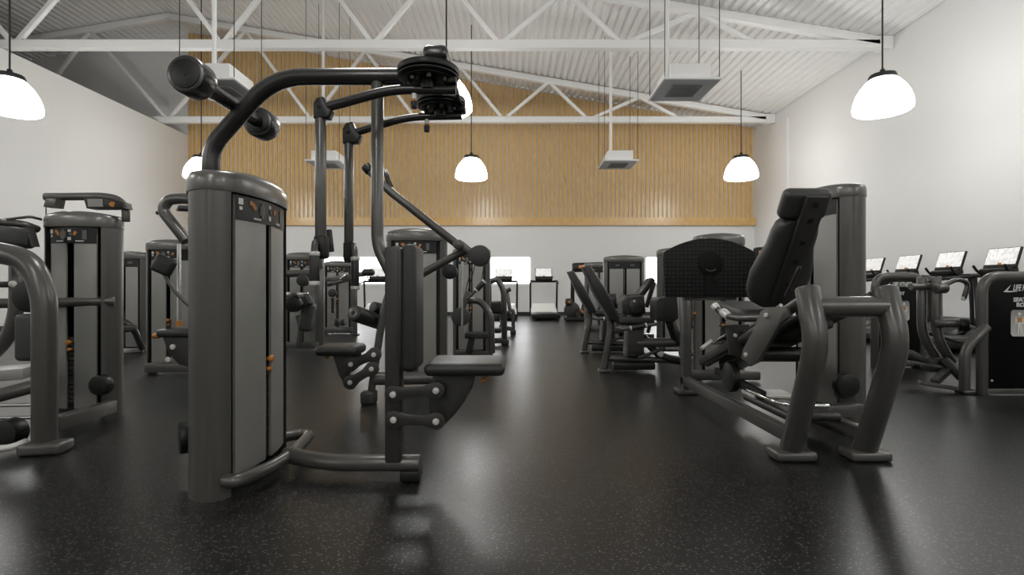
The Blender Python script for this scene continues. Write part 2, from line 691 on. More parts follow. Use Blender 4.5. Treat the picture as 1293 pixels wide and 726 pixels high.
WZ0, WZ1 = 1.09, 2.14
k = 18.47 / FPX
wins = [((405 - 646.5) * k, (487 - 646.5) * k), ((589 - 646.5) * k, (671 - 646.5) * k), ((815 - 646.5) * k, (897 - 646.5) * k)]
wall_with_holes('wall_back', BY1, BY1 + .25, [(a, b, WZ0, WZ1) for a, b in wins])
rear = []
wall_with_holes('wall_rear', BY0 - .25, BY0, rear)
struct(MB().box((BX1 + .12, (BY0 + BY1) / 2, 3.5), (.24, BY1 - BY0 + .5, 7.0)).build('wall_right', 'wall'))
struct(MB().box((BX0 - .12, (BY0 + BY1) / 2, 3.23), (.24, BY1 - BY0, 6.46)).build('wall_left', 'wall'))
struct(MB().box((OUTL - .12, (BY0 + BY1) / 2, 4.2), (.24, BY1 - BY0 + .5, 8.6)).build('wall_outer', 'wall'))


def window(n, x0, x1, z0, z1, y, t=.05):
    w = MB()
    d = .08
    yc = y + .12
    w.box(((x0 + x1) / 2, yc, z0 + t / 2), (x1 - x0, d, t)).box(((x0 + x1) / 2, yc, z1 - t / 2), (x1 - x0, d, t))
    w.box((x0 + t / 2, yc, (z0 + z1) / 2), (t, d, z1 - z0)).box((x1 - t / 2, yc, (z0 + z1) / 2), (t, d, z1 - z0))
    o = struct(w.build('window_%d' % n, 'white'))
    MB().box(((x0 + x1) / 2, yc, (z0 + z1) / 2), (x1 - x0 - t, .012, z1 - z0 - t)).build('pane', 'glass', o)
    MB().box(((x0 + x1) / 2, y + .05, z0 - .015), (x1 - x0 + .06, .12, .03)).build('sill', 'white', o)


for i, (a, b) in enumerate(wins):
    window(i + 1, a, b, WZ0, WZ1, BY1)
for i, q in enumerate(rear):
    window(i + 4, q[0], q[1], q[2], q[3], BY0 - .25)

struct(MB().box(((BX0 + BX1) / 2, BY1 - .012, .06), (BX1 - BX0, .024, .12)).build('baseboard_back', 'base'))
struct(MB().box((BX1 - .012, (BY0 + BY1) / 2, .06), (.024, BY1 - BY0, .12)).build('baseboard_right', 'base'))
struct(MB().box((BX0 + .012, (BY0 + BY1) / 2, .06), (.024, BY1 - BY0, .12)).build('baseboard_left', 'base'))

# slatted oak cladding on the upper back wall
WB = 1 + 78 / 35.0
m = MB()
x = BX0 + .02
sp = .155
while x + .11 < BX1:
    zt = min(roof_z(x), roof_z(x + .11)) + .02
    m.box((x + .045, BY1 - .075, (WB + .27 + zt) / 2), (.09, .03, zt - WB - .27))
    x += sp
m.box(((BX0 + BX1) / 2, BY1 - .075, WB + .14), (BX1 - BX0 - .02, .07, .28))
struct(m.build('trim_1', 'wood'))
m = MB()
m.prism([(BX0, BY1 - .06, WB + .2), (BX1, BY1 - .06, WB + .2), (BX1, BY1 - .06, roof_z(BX1) + .03), (RIDGE_X, BY1 - .06, RIDGE_Z + .03), (BX0, BY1 - .06, roof_z(BX0) + .03)], (0, .055, 0))
struct(m.build('trim_2', 'slatback'))
# shallow pilaster on the right wall below the far truss
TRY = [1.24, 6.54, 11.84, 17.12, -4.06]
struct(MB().box((BX1 - .03, 16.75, 3.2), (.06, 1.1, 6.4)).build('trim_3', 'wall'))


def truss(y):
    m = MB()
    c = .2
    zb, t = 6.6, .2
    L = 2 * RIDGE_X - BX1
    m.box(((BX1 + L) / 2, y, zb), (BX1 - L - .02, .18, t), None, .01, 1)
    for xa, xb in ((RIDGE_X, BX1 - .02), (RIDGE_X, L + .02)):
        za, zz = roof_z(xa) - .07, roof_z(xb) - .07
        m.bar((xa, y, za), (xb, y, zz), .18, .19, .01)
    bot = [-11.5, -6.7, -3.2, -.28, 2.55, 5.67]
    top = [-8.9, -4.9, -1.73, 1.23, 4.27]
    seq = []
    for a, b in zip(bot, top + [None]):
        seq.append((a, zb))
        if b is not None:
            seq.append((b, roof_z(b) - .1))
    segs = list(zip(seq[:-1], seq[1:]))
    for (xa, za), (xb, zz) in segs:
        m.bar((xa, y, za), (xb, y, zz), .1, .1, .008)
        m.bar((2 * RIDGE_X - xa, y, za), (2 * RIDGE_X - xb, y, zz), .1, .1, .008)
    m.box((BX1 - .16, y, 6.62), (.3, .24, .3), None, .01, 1)
    return struct(m.build('roof_truss', 'truss'))


for y in TRY:
    truss(y)

# ------------------------------------------------------------------ pendant lamps
LR = .45


def lamp(x, y, label, group):
    zb = 4.08
    r = thing('pendant_lamp', label, 'lamp', (x, y, zb), group)
    o = V((x, y, zb))
    prof = [(0, 0), (-.01, LR * .5), (0.0, LR * .93), (.03, LR * .995), (.09, LR), (.18, LR * .975), (.30, LR * .89), (.42, LR * .74), (.52, LR * .56), (.58, LR * .40), (.59, 0)]
    MB().lathe(o, V((0, 0, 1)), V((1, 0, 0)), V((0, 1, 0)), prof, 32).build('lamp_shade', 'lamp', r)
    cprof = [(.575, 0), (.56, LR * .48), (.60, LR * .48), (.645, LR * .44), (.65, .05), (.74, .035), (.745, 0)]
    MB().lathe(o, V((0, 0, 1)), V((1, 0, 0)), V((0, 1, 0)), cprof, 28).build('lamp_cap', 'cord', r)
    MB().cyl(o + V((0, 0, .73)), V((x, y, roof_z(x) + .06)), .014, seg=8).build('cord', 'cord', r)
    return r


LX = [-8.8, -1.15, 6.49]
labels = {
    (0, 14.5): 'white dome pendant lamp behind the arched tower of the two-armed machine',
    (1, 14.5): 'white dome pendant lamp hanging in front of the wood slats over the middle aisle',
    (2, 14.5): 'white dome pendant lamp near right end of the wood slats',
    (0, 8.97): 'large white dome pendant lamp cut by the left edge of the picture',
    (1, 8.97): 'large white dome pendant lamp mostly hidden by the black pulley discs',
    (2, 8.97): 'large white dome pendant lamp in front of the bare right wall',
}
for yy in (14.5, 8.97, 3.44, -2.1, -7.0):  # rows without their own labels are out of view, added to light the hall
    for i, xx in enumerate(LX):
        lb = labels.get((i, yy), 'white dome pendant lamp of the unseen rows added to light the hall')
        lamp(xx, yy, lb, 'dome pendant lamps under the roof' if (i, yy) in labels else 'unseen dome pendant lamps added for light')


# ------------------------------------------------------------------ ceiling cassettes
def cassette(x, y, px, label):
    z = 4.42
    r = thing('air_conditioner', label, 'air conditioner', (x, y, z), 'ceiling cassettes on drop rods')
    MB().box((x, y, z + .02), (.96, 1.0, .04), None, .008, 2).build('fascia', 'white', r)
    MB().box((x, y, z - .003), (.9, .94, .012)).build('fascia_panel', 'ventplate', r)
    g = MB().box((x, y, z - .014), (.5, .5, .014))
    for q in range(9):
        g.box((x, y - .22 + q * .055, z - .022), (.48, .012, .012))
    g.build('grille', 'ventgrey', r)
    MB().box((x, y, z + .17), (.68, .8, .27), None, .01, 2).build('housing', 'white', r)
    MB().cyl((px, y - .3, z + .04), (px, y - .3, roof_z(px) + .06), .038, seg=14).build('drain_pipe', 'white', r)
    for sx in (-1, 1):
        for sy in (-1, 1):
            xx, yy = x + sx * .45, y + sy * .46
            MB().cyl((xx, yy, z + .03), (xx, yy, roof_z(xx) + .06), .007, seg=6).build('hanger_rod', 'plate', r)


cassette(2.97, 8.9, 2.60, 'larger square white ceiling cassette hanging on the right in front of the roof deck')
cassette(-5.03, 8.9, -5.0, 'square white ceiling cassette behind the roller drums of the two-armed machine')
cassette(2.95, 14.3, 2.7, 'small distant white ceiling cassette in front of the slats right of middle lamp')
cassette(-5.12, 14.3, -5.16, 'small distant white ceiling cassette in front of slats behind the hanging arms')

# ================================================================== 1. FRONT TWO-ARM PULLDOWN
F = thing('pulldown_machine', 'large grey two-armed pulldown machine with arched beam and black pulley discs, nearest of all', 'gym machine', (-1.0, 2.74, 0))
tower(F, -1.43, 2.74, PI / 2, w=.72, h=1.575, dep=.09, fb=.05, bb=.11, pin_z=.62)
ZM = 2.74
T([(266, 225, ZM), (267, 185, ZM), (345, 97, ZM), (566, 96.5, ZM)], .044, .17, seg=28).build('arched_beam', 'arm', F)
# drums at the shoulder of the arch
ax = P(242, 98, 2.40)
bx = P(328, 155, 3.05)
MB().cyl(ax, bx, .036).build('cross_axle', 'arm', F)
for c, o in ((ax, V((0, -.05, 0))), (bx, V((0, -.03, 0)))):
    d = MB().cyl(c + o, c + o + V((0, .115, 0)), .089, bev=.014, seg=40).build('drum', 'arm', F)
    MB().cyl(c + o - V((0, .005, 0)), c + o + V((0, .003, 0)), .069, bev=.003, seg=36).cyl(c + o - V((0, .008, 0)), c + o, .012, bev=.003, seg=14).build('drum_cover', 'dark', d)
# hubs
for zd, cxp, cyp, rr in ((2.5, 541, 94, .150), (2.92, 557, 131, .140)):
    c = P(cxp, cyp, zd)
    h = MB().cyl(c - V((0, 0, .006)), c + V((0, 0, .026)), rr, bev=.008, seg=48)
    h.cyl(c - V((0, 0, .022)), c - V((0, 0, .012)), rr * .985, bev=.004, seg=48)
    h.cyl(c - V((0, 0, .03)), c + V((0, 0, .03)), rr * .8, seg=32)
    h = h.build('pulley_disc', 'dark', F)
    for k in range(7):
        t = 2 * PI * k / 7 + .4
        q = c + V((math.cos(t) * rr * .62, math.sin(t) * rr * .62, -.03))
        MB().cyl(q, q - V((0, 0, .022)), .012, bev=.003, seg=12).build('pulley_bolt', 'plate', h)
    MB().cyl(c - V((0, 0, .03)), c - V((0, 0, .075)), .04, seg=20).build('pulley_axle', 'dark', h)
    MB().box(c + V((.115, 0, -.03)), (.05, .08, .05), None, .01, 2).build('pivot_block', 'dark', F)
# carriage between hubs
MB().box(P(548, 100, 2.72), (.09, .40, .04), None, .012, 2).build('pivot_carriage', 'dark', F)
MB().bar(P(574, 107, 2.5), P(581, 130, 2.9), .022, .022).build('side_rod', 'frame', F)
c = P(548, 61, 2.5)
MB().box((c.x, ZM, c.z), (.125, .44, .075), None, .03, 4).build('cable_housing', 'arm', F)
MB().box((c.x, ZM, c.z - .055), (.1, .40, .06), None, .01, 2).build('housing_bracket', 'dark', F)
# swinging arms
for zd, pts, r, knob in ((2.5, ((410, 136), (495, 112.5), (576, 113.5)), .0235, (523, 121)), (2.92, ((445, 168.5), (515, 147.5), (583, 146.5)), .021, (539, 153))):
    a = T([(x, y, zd) for x, y in pts], r, .1).build('swing_arm', 'arm', F)
    k = P(knob[0], knob[1], zd)
    MB().cyl(k + V((0, 0, .01)), k - V((0, 0, .018)), .013, seg=14).build('stop_collar', 'collar', a)
    MB().cyl(k - V((0, 0, .016)), k - V((0, 0, .03)), .015, bev=.003, seg=14).build('stop_ring', 'orange', a)
    MB().cyl(k - V((0, 0, .028)), k - V((0, 0, .062)), .019, .016, bev=.004, seg=16).build('bumper', 'dark', a)
# hinge brackets and hanging handle bars
for zd, bx_, top, bot, r, hx in ((2.5, 405, 146, 326, .0265, 404), (2.92, 440.5, 178, 332, .026, 441)):
    hb = flat([(hx - 9, top + 2), (hx - 9, top - 16), (hx - 5, top - 23), (hx + 3, top - 25), (hx + 5, top - 20), (hx + 9, top - 12), (hx + 14, top - 8), (hx + 10, top + 2)], zd - .03, .06, .008).build('hinge_bracket', 'dark', F)
    MB().cyl(P(hx - 2, top - 12, zd - .036), P(hx - 2, top - 12, zd - .025), .012, bev=.003, seg=14).build('hinge_bolt', 'plate', hb)
    T([(bx_, top - 2, zd), (bx_, bot, zd)], r).build('handle_bar', 'frame', F)
    jo = MB().box(P(bx_ + 1, bot - 14, zd), (.062, .062, .115), None, .015, 3).build('handle_joint', 'dark', F)
    gx = bx_ - 8 if zd < 2.6 else bx_ + 8
    T([(bx_, bot - 18, zd), (gx + (1 if zd < 2.6 else -1), bot - 21, zd - .03), (gx, bot - 10, zd - .08), (gx, bot + 34, zd - .08)], .016, .05).build('handle_loop', 'frame', F)
    grip(F, P(gx, bot - 4, zd - .08), P(gx, bot + 30, zd - .08), .0225)
grip(F, P(415, 290, 2.6), P(418, 318, 2.6), .016, False)
# upright
T([(476.5, 104, ZM), (476.5, 312, ZM), (494, 345, ZM - .02), (500, 352, ZM - .02)], .0325, .16, seg=24).build('upright_tube', 'frame', F)
# seat post and base
pz = 2.66
MB().box((P(498, 400, pz).x, pz, (P(498, 312, pz).z + .1) / 2), (.082, .09, P(498, 312, pz).z - .1), None, .012, 3).build('seat_post', 'plate', F)
pb = pad(P(513, 388, 2.66) + V((.035, 0, 0)), (.075, .25, .64), None, .03).build('back_pad', 'vinyl', F)
MB().box(P(513, 388, 2.66) + V((-.012, 0, 0)), (.02, .2, .6), None, .008, 2).build('backing_board', 'plate', pb)
st = pad((-.235, 2.68, .594), (.40, .36, .064), None, .03).build('seat', 'vinyl', F)
flat([(547, 473), (600, 473), (596, 490), (586, 508), (574, 524), (562, 536), (552, 541), (544, 541), (541, 520), (541, 495)], 2.63, .1, .008).build('seat_carrier', 'plate', F)
for (a_, b_) in (((496.5, 498), (550.5, 493)), ((497, 530), (550.5, 532))):
    for zd in (2.57, 2.745):
        lk = link_bar(a_, b_, zd, .044, .026, .022).build('seat_link', 'plate', F)
        if zd < 2.6:
            for q in (a_, b_):
                bolt(q[0], q[1], zd, .0165).build('link_bolt', 'bolt', lk)
MB().box(P(611, 479, 2.62), (.05, .03, .018), (0, -.4, 0), .005, 2).build('seat_lever', 'orange', F)
T([(360, 574, 2.79), (415, 584, 2.70), (531, 584.5, 2.67)], .043, .1, seg=26).build('base_tube', 'frame', F)
MB().box(P(519, 598, 2.67) + V((0, 0, .003)), (.1, .12, .055), None, .012, 2).build('rubber_foot', 'dark', F)
zc = .09
bp = [(-1.36, 2.42), (-1.30, 2.40), (-1.23, 2.55), (-1.205, 2.78), (-1.225, 3.0), (-1.25, 3.16), (-1.31, 3.19), (-1.40, 3.10)]
MB().tube([(x, y, zc) for x, y in bp], .032, .1, seg=22).build('bumper_rail', 'frame', F)
MB().cyl(P(234, 551, 2.78) + V((.024, .018, 0)), P(234, 551, 2.78) - V((.024, .018, 0)), .09, bev=.012, seg=36).build('pulley_cover', 'dark', F)
MB().cyl((-1.77, 2.78, .19), (-1.60, 2.74, .19), .03).build('pulley_bracket', 'plate', F)

# ================================================================== 2. LEFT FRONT MACHINE
L = thing('chest_press_machine', 'grey weight machine cut by left picture edge, with bent rail on its tower', 'gym machine', (-3.0, 3.6, 0))
tower(L, -3.317, 3.97, 0, w=.545, h=1.575, dep=.09, fb=.05, bb=.06, pin_z=.59)
zf = 3.12
T([(56.5, 562, zf), (56.5, 372, zf), (38, 327, zf), (-40, 312, zf), (-110, 316, zf)], .064, .22, seg=26).build('arched_post', 'frame', L)
MB().box((P(58, 560, 3.1).x, 3.1, .035), (.23, .15, .07), (0, 0, .2), .02, 3).build('foot', 'frame', L)
MB().bar(P(66, 536, 3.22), P(141, 513, 3.80), .08, .09, .008).build('base_beam', 'frame', L)
T([(-60, 384, 3.62), (145, 380.5, 3.93)], .036).build('cross_tube', 'frame', L)
disc(41, 374, 3.35, .105, .08).build('pivot_disc', 'dark', L)
pad(P(42, 426, 3.35), (.215, .07, .31), None, .033).build('front_pad', 'graypad', L)
T([(21, 335, 3.5), (21, 395, 3.5), (8, 432, 3.5), (-40, 475, 3.5)], .042, .18).build('press_arm', 'frame', L)
grip(L, P(-8, 359.5, 3.38), P(15, 359, 3.38), .02)
MB().bar(P(-60, 476, 3.45), P(44, 468, 3.6), .3, .075, .01).build('seat_support', 'panel', L)
T([(-60, 515, 3.3), (45, 487, 3.45)], .045).build('lower_tube', 'frame', L)
for y0, y1 in ((513, 511), (528.5, 527)):
    T([(-50, y0, 3.25), (46, y1, 3.35)], .012, seg=12).build('slide_rod', 'chrome', L)
disc(12, 546, 3.12, .085, .1).build('transport_wheel', 'dark', L)
T([(-60, 568, 2.98), (12, 566, 3.0), (34, 557, 3.08)], .02, .1).build('step_rail', 'collar', L)
disc(128, 486, 3.84, .075, .07).build('pulley_cover', 'dark', L)
pad(P(4, 300, 3.55), (.25, .28, .14), None, .04).build('head_pad', 'graypad', L)
T([(-40, 277, 3.7), (30, 283, 3.8), (48, 290, 3.9)], .028, .1).build('upper_tube', 'frame', L)
T([(5, 277.5, 3.75), (38, 273.5, 3.8), (52, 277, 3.9)], .01, .03, seg=10).build('thin_rod', 'frame', L)
MB().cyl(P(4, 277.5, 3.75), P(8, 277, 3.75), .014, seg=12).build('rod_tip', 'collar', L)
flat([(27, 287), (33, 287), (40, 311), (22, 311), (25, 300)], 3.6, .07, .008).build('adjuster_bracket', 'plate', L)
MB().cyl(P(27.5, 308, 3.58), P(27.5, 308, 3.60), .008, seg=10).build('adjuster_knob', 'orange', L)
# bent rail on the cap
r_ = T([(56, 248.5, 3.93), (130, 248, 3.95), (148, 251, 3.96), (159, 262, 3.97), (159, 280, 3.97)], .02, .09, seg=14, ry=.03).build('top_rail', 'frame', L)
flat([(105, 250), (109, 263), (156, 263), (154, 255), (140, 250.5)], 3.9, .1, .005).build('display_housing', 'dark', L)
sc_ = flat([(110, 251), (111, 261), (130, 261), (129, 251)], 3.893, .005, 0).build('display_window', 'panel', L)
MB().cyl(P(142, 258, 3.893), P(142, 258, 3.90), .022, seg=6).build('display_mark', 'orange', L)
flat([(57, 250), (71, 250), (68, 262), (54, 261)], 3.88, .09, .008).build('rail_bracket', 'frame', L)
MB().cyl(P(58, 260, 3.92), P(58.5, 285, 3.92), .004, seg=6).build('cable', 'cord', L)


# ================================================================== 3. LEFT BACKGROUND MACHINES
def base_feet(root, pts, r=.035):
    MB().tube(pts, r, .08).build('base_tube', 'frame', root)


q = thing('weight_machine', 'distant grey weight tower half hidden behind the left front tower', 'gym machine', (-5.95, 8.1, 0))
tower(q, -5.96, 8.0, -.1, w=.6, h=1.56, detail=False)
T([(150, 446, 7.75), (181, 443, 7.85)], .04).build('base_tube', 'frame', q)
T([(150, 402, 7.6), (168, 413, 7.65), (180, 441, 7.8)], .045, .15).build('brace', 'arm', q)
pad(P(152, 415, 7.5), (.3, .3, .1)).build('seat', 'vinyl', q)

q = thing('shoulder_press_machine', 'grey weight machine with looped arm, close behind the nearest tall tower', 'gym machine', (-3.95, 6.0, 0))
tower(q, -4.02, 6.1, .08, w=.62, h=1.56, pin_z=.62)
T([(236, 305, 5.3), (205, 266, 5.3), (212, 252, 5.3), (240, 250, 5.3), (262, 262, 5.3)], .055, .16, seg=20).build('looped_arm', 'frame', q)
grip(q, P(226, 263, 5.2), P(250, 264, 5.2), .03)
MB().cyl(P(198, 269, 5.3), P(203, 268, 5.3), .02, seg=12).build('arm_stop', 'plate', q)
pd = pad(P(207, 335, 5.6), (.22, .1, .2), (0, .45, .2), .045).build('shoulder_pad', 'vinyl', q)
T([(205, 343, 5.7), (220, 368, 5.7), (245, 392, 5.7)], .02, .1).build('curved_lever', 'frame', q)
MB().cyl(P(226, 308, 5.85), P(226, 410, 5.85), .022, seg=14).build('piston_rod', 'chrome', q)
MB().cyl(P(226, 405, 5.85), P(226, 412, 5.85), .035, seg=14).build('rod_collar', 'orange', q)
pad(P(232, 420, 5.6), (.42, .3, .08), None, .03).build('seat', 'vinyl', q)
flat([(205, 425), (245, 425), (245, 466), (225, 460), (212, 445)], 5.5, .06, .006).build('seat_carrier', 'plate', q)
for a_ in ((219, 438), (213, 454)):
    bolt(a_[0], a_[1], 5.5, .03, .02).build('carrier_bolt', 'bolt', q)
MB().cyl(P(194, 424, 5.5), P(201, 424, 5.5), .03, seg=14).build('adjuster_knob', 'orange', q)
MB().cyl(P(201, 420, 5.5), P(209, 419, 5.5), .035, seg=14).build('adjuster_sleeve', 'collar', q)
MB().bar(P(186, 464, 5.9), P(250, 464, 5.9), .1, .1).build('base_tube', 'frame', q)

# ---- towers seen between the nearest tower and the hanging arms
q = thing('weight_machine', 'grey weight machine with round pads just right of the nearest tall tower', 'gym machine', (-3.4, 8.4, 0))
tower(q, -3.42, 8.45, .05, w=.62, h=1.57, pin_z=.75)
T([(340, 346, 7.9), (398, 345, 7.9)], .055).build('press_arm', 'frame', q)
disc(383, 354, 7.8, .09, .1).build('round_pad', 'vinyl', q)
disc(371, 384, 7.7, .12, .12).build('lever_disc', 'dark', q)
MB().bar(P(360, 371, 7.7), P(388, 372, 7.7), .1, .06).build('chrome_bar', 'chrome', q)
pad(P(388, 379, 7.6), (.13, .12, .2), (0, -.4, 0), .05).build('side_pad', 'vinyl', q)
T([(404, 340, 8.3), (404, 441, 8.3)], .07).build('post', 'frame', q)
T([(404, 341, 8.3), (404, 318, 8.3), (396, 309, 8.3)], .05, .1).build('post_cap', 'frame', q)
MB().bar(P(350, 436, 8.2), P(402, 436, 8.2), .1, .1).build('base_beam', 'frame', q)
T([(376, 398, 8.0), (380, 412, 8.0), (377, 436, 8.0)], .04, .1).build('leg', 'frame', q)
pad(P(388, 400, 7.9), (.2, .2, .45), (0, .15, 0), .06).build('seat_back', 'graypad', q)

q = thing('weight_machine', 'distant grey weight machine framed between the two hanging handle bars', 'gym machine', (-3.7, 11.2, 0))
tower(q, -3.80, 11.25, .05, w=.66, h=1.575, pin_z=.75)
MB().bar(P(412, 353, 10.8), P(446, 350, 10.8), .1, .11).build('press_arm', 'frame', q)
MB().bar(P(414, 360, 10.7), P(444, 352, 10.7), .08, .07).build('lever', 'arm', q)
disc(420, 370, 10.7, .085, .1).build('round_pad', 'vinyl', q)
MB().cyl(P(420, 376, 10.8), P(420, 395, 10.8), .03, seg=12).build('cable_yoke', 'dark', q)
for a_ in (426, 434):
    MB().box(P(a_, 407, 10.7), (.08, .2, .14), None, .03, 3).build('foot_rest', 'vinyl', q)
MB().bar(P(411, 417, 10.9), P(446, 417, 10.9), .12, .12).build('base_beam', 'frame', q)
T([(448.5, 345, 10.7), (448.5, 422, 10.7)], .045).build('post', 'frame', q)
MB().box(P(449, 423, 10.7), (.14, .14, .05), None, .015, 2).build('foot', 'dark', q)
T([(446, 347, 10.6), (462, 346, 10.4), (468, 345, 10.4)], .05, .1).build('side_arm', 'frame', q)
pad(P(465, 344, 10.3), (.26, .14, .14), None, .065).build('arm_pad', 'vinyl', q)
MB().cyl(P(430, 352, 10.6), P(438, 346, 10.6), .025, seg=12).build('chrome_pin', 'chrome', q)

# ================================================================== 4. SEATED MACHINE BEHIND THE FRONT SEAT
B = thing('row_machine', 'grey weight machine with long slanted lever, directly behind the nearest black back pad', 'gym machine', (-.9, 4.9, 0))
tower(B, -.945, 5.1, .03, w=.60, h=1.575)
T([(462, 211, 4.55), (490, 240, 4.55), (579, 310, 4.55)], .036, .1).build('long_lever', 'frame', B)
MB().cyl(P(461, 209, 4.55), P(468, 217, 4.55), .045, bev=.01).build('lever_tip', 'dark', B)
T([(487, 216, 4.6), (489, 226, 4.6), (494, 236, 4.6)], .022, .06).build('lever_bracket', 'plate', B)
MB().cyl(P(487, 218, 4.58), P(490, 217, 4.58), .03, seg=12).build('bracket_tip', 'collar', B)
disc(579, 309, 4.5, .045, .1).build('pivot', 'frame', B)
T([(525, 350, 4.6), (578, 321, 4.6), (590, 315, 4.6)], .036, .1).build('cross_lever', 'frame', B)
MB().bar(P(582, 308, 4.5), P(599, 322, 4.5), .06, .06).build('lever_link', 'frame', B)
disc(606, 323, 4.45, .094, .09, bev=.02).build('counterweight', 'graypad', B)
disc(568, 343, 4.6, .068, .08).build('pulley_cover', 'dark', B)
MB().cyl(P(583.5, 330, 4.95), P(583.5, 440, 4.95), .012, seg=10).build('guide_rod', 'chrome', B)
T([(494, 362, 4.45), (484, 392, 4.45), (468, 500, 4.45)], .033, .15).build('leg', 'frame', B)
MB().box((P(466, 500, 4.42).x, 4.42, .055), (.12, .14, .11), None, .02, 3).build('foot', 'plate', B)
T([(470, 478, 4.45), (560, 477, 4.75)], .058).build('base_tube', 'frame', B)
pad(P(431, 441, 4.4), (.35, .34, .085), None, .04).build('seat', 'vinyl', B)
MB().cyl(P(411, 450, 4.35), P(415, 450, 4.35), .02, seg=10).build('seat_lever', 'orange', B)
flat([(419, 446), (455, 446), (452, 462), (440, 472), (444, 488), (436, 488), (428, 474)], 4.38, .05, .006).build('seat_carrier', 'plate', B)
for a_, b_ in (((443, 460), (472, 448)), ((442, 483), (469, 466))):
    lk = link_bar(a_, b_, 4.34, .062, .04, .025).build('seat_link', 'plate', B)
    for c_ in (a_, b_):
        bolt(c_[0], c_[1], 4.34, .02).build('link_bolt', 'bolt', lk)
roller(B, P(446.5, 395, 4.25), P(480, 407, 4.6), .068)
roller(B, P(470, 388, 4.5), P(486, 392, 4.6), .055, ring=False)
MB().bar(P(478, 405, 4.55), P(490, 405, 4.5), .05, .05).build('roller_arm', 'frame', B)

# ---- next machine behind it
q = thing('weight_machine', 'grey weight machine with angled hand grip, left of the treadmill window', 'gym machine', (-.5, 7.2, 0))
tower(q, -.60, 7.6, -.05, w=.56, h=1.585, pin_z=.7)
T([(588, 380, 6.95), (606, 379, 6.95), (620, 397, 6.95), (621, 446, 6.95)], .045, .2).build('arched_post', 'frame', q)
MB().bar(P(584, 392, 6.8), P(591, 368, 6.8), .09, .07).build('press_lever', 'frame', q)
T([(590, 378, 6.75), (613, 354, 6.75)], .018).build('grip_tube', 'frame', q)
grip(q, P(602, 366, 6.75), P(611, 356, 6.75), .035)
disc(582, 400, 6.6, .12, .09).build('counterweight', 'graypad', q)
MB().bar(P(588, 423, 6.9), P(617, 423, 6.9), .3, .07).build('seat', 'vinyl', q)
MB().bar(P(596, 427, 7.0), P(592, 446, 7.0), .09, .09).build('seat_post', 'plate', q)
MB().bar(P(575, 445, 7.1), P(622, 447, 7.0), .08, .07).build('base_beam', 'frame', q)
for a_ in ((596, 335, 586, 375), (600, 335, 588, 378), (611, 334, 607, 362)):
    MB().cyl(P(a_[0], a_[1], 6.9), P(a_[2], a_[3], 6.9), .007, seg=6).build('cable', 'cord', q)

# ---- two bare frames right of it
q = thing('weight_machine', 'narrow grey machine frame with curved post, at left edge of the middle aisle', 'gym machine', (-.2, 8.9, 0))
T([(618, 356, 8.9), (628, 352, 8.9), (636, 366, 8.9), (637, 434, 8.9)], .05, .2).build('arched_post', 'frame', q)
MB().box((P(638, 436, 8.9).x, 8.9, .05), (.13, .15, .1), None, .02, 3).build('foot', 'plate', q)
MB().bar(P(604, 430, 8.9), P(636, 430, 8.9), .09, .09).build('base_beam', 'frame', q)
pad(P(627, 388, 8.9), (.22, .3, .22), None, .05).build('back_pad', 'vinyl', q)
MB().bar(P(618, 408, 8.9), P(638, 392, 8.9), .06, .06).build('brace', 'frame', q)
pad(P(626, 417, 8.7), (.2, .28, .08), None, .03).build('seat', 'vinyl', q)

q = thing('weight_machine', 'farther small grey frame with upright handle, at left edge of the middle aisle', 'gym machine', (0, 10.9, 0))
T([(640, 367, 10.9), (644, 392, 10.9), (648, 392, 10.9), (648, 418, 10.9)], .04, .1).build('post', 'frame', q)
T([(637, 368, 10.85), (645, 365, 10.85)], .045).build('hand_grip', 'vinyl', q)
MB().box((P(648, 420, 10.9).x, 10.9, .05), (.12, .14, .1), None, .02, 3).build('foot', 'plate', q)
MB().bar(P(630, 413, 10.9), P(647, 415, 10.9), .09, .09).build('base_beam', 'frame', q)
pad(P(636, 395, 10.9), (.3, .3, .09), None, .03).build('seat', 'vinyl', q)
T([(634, 397, 10.9), (634, 414, 10.9)], .045).build('seat_post', 'frame', q)

# ================================================================== 5. TREADMILLS


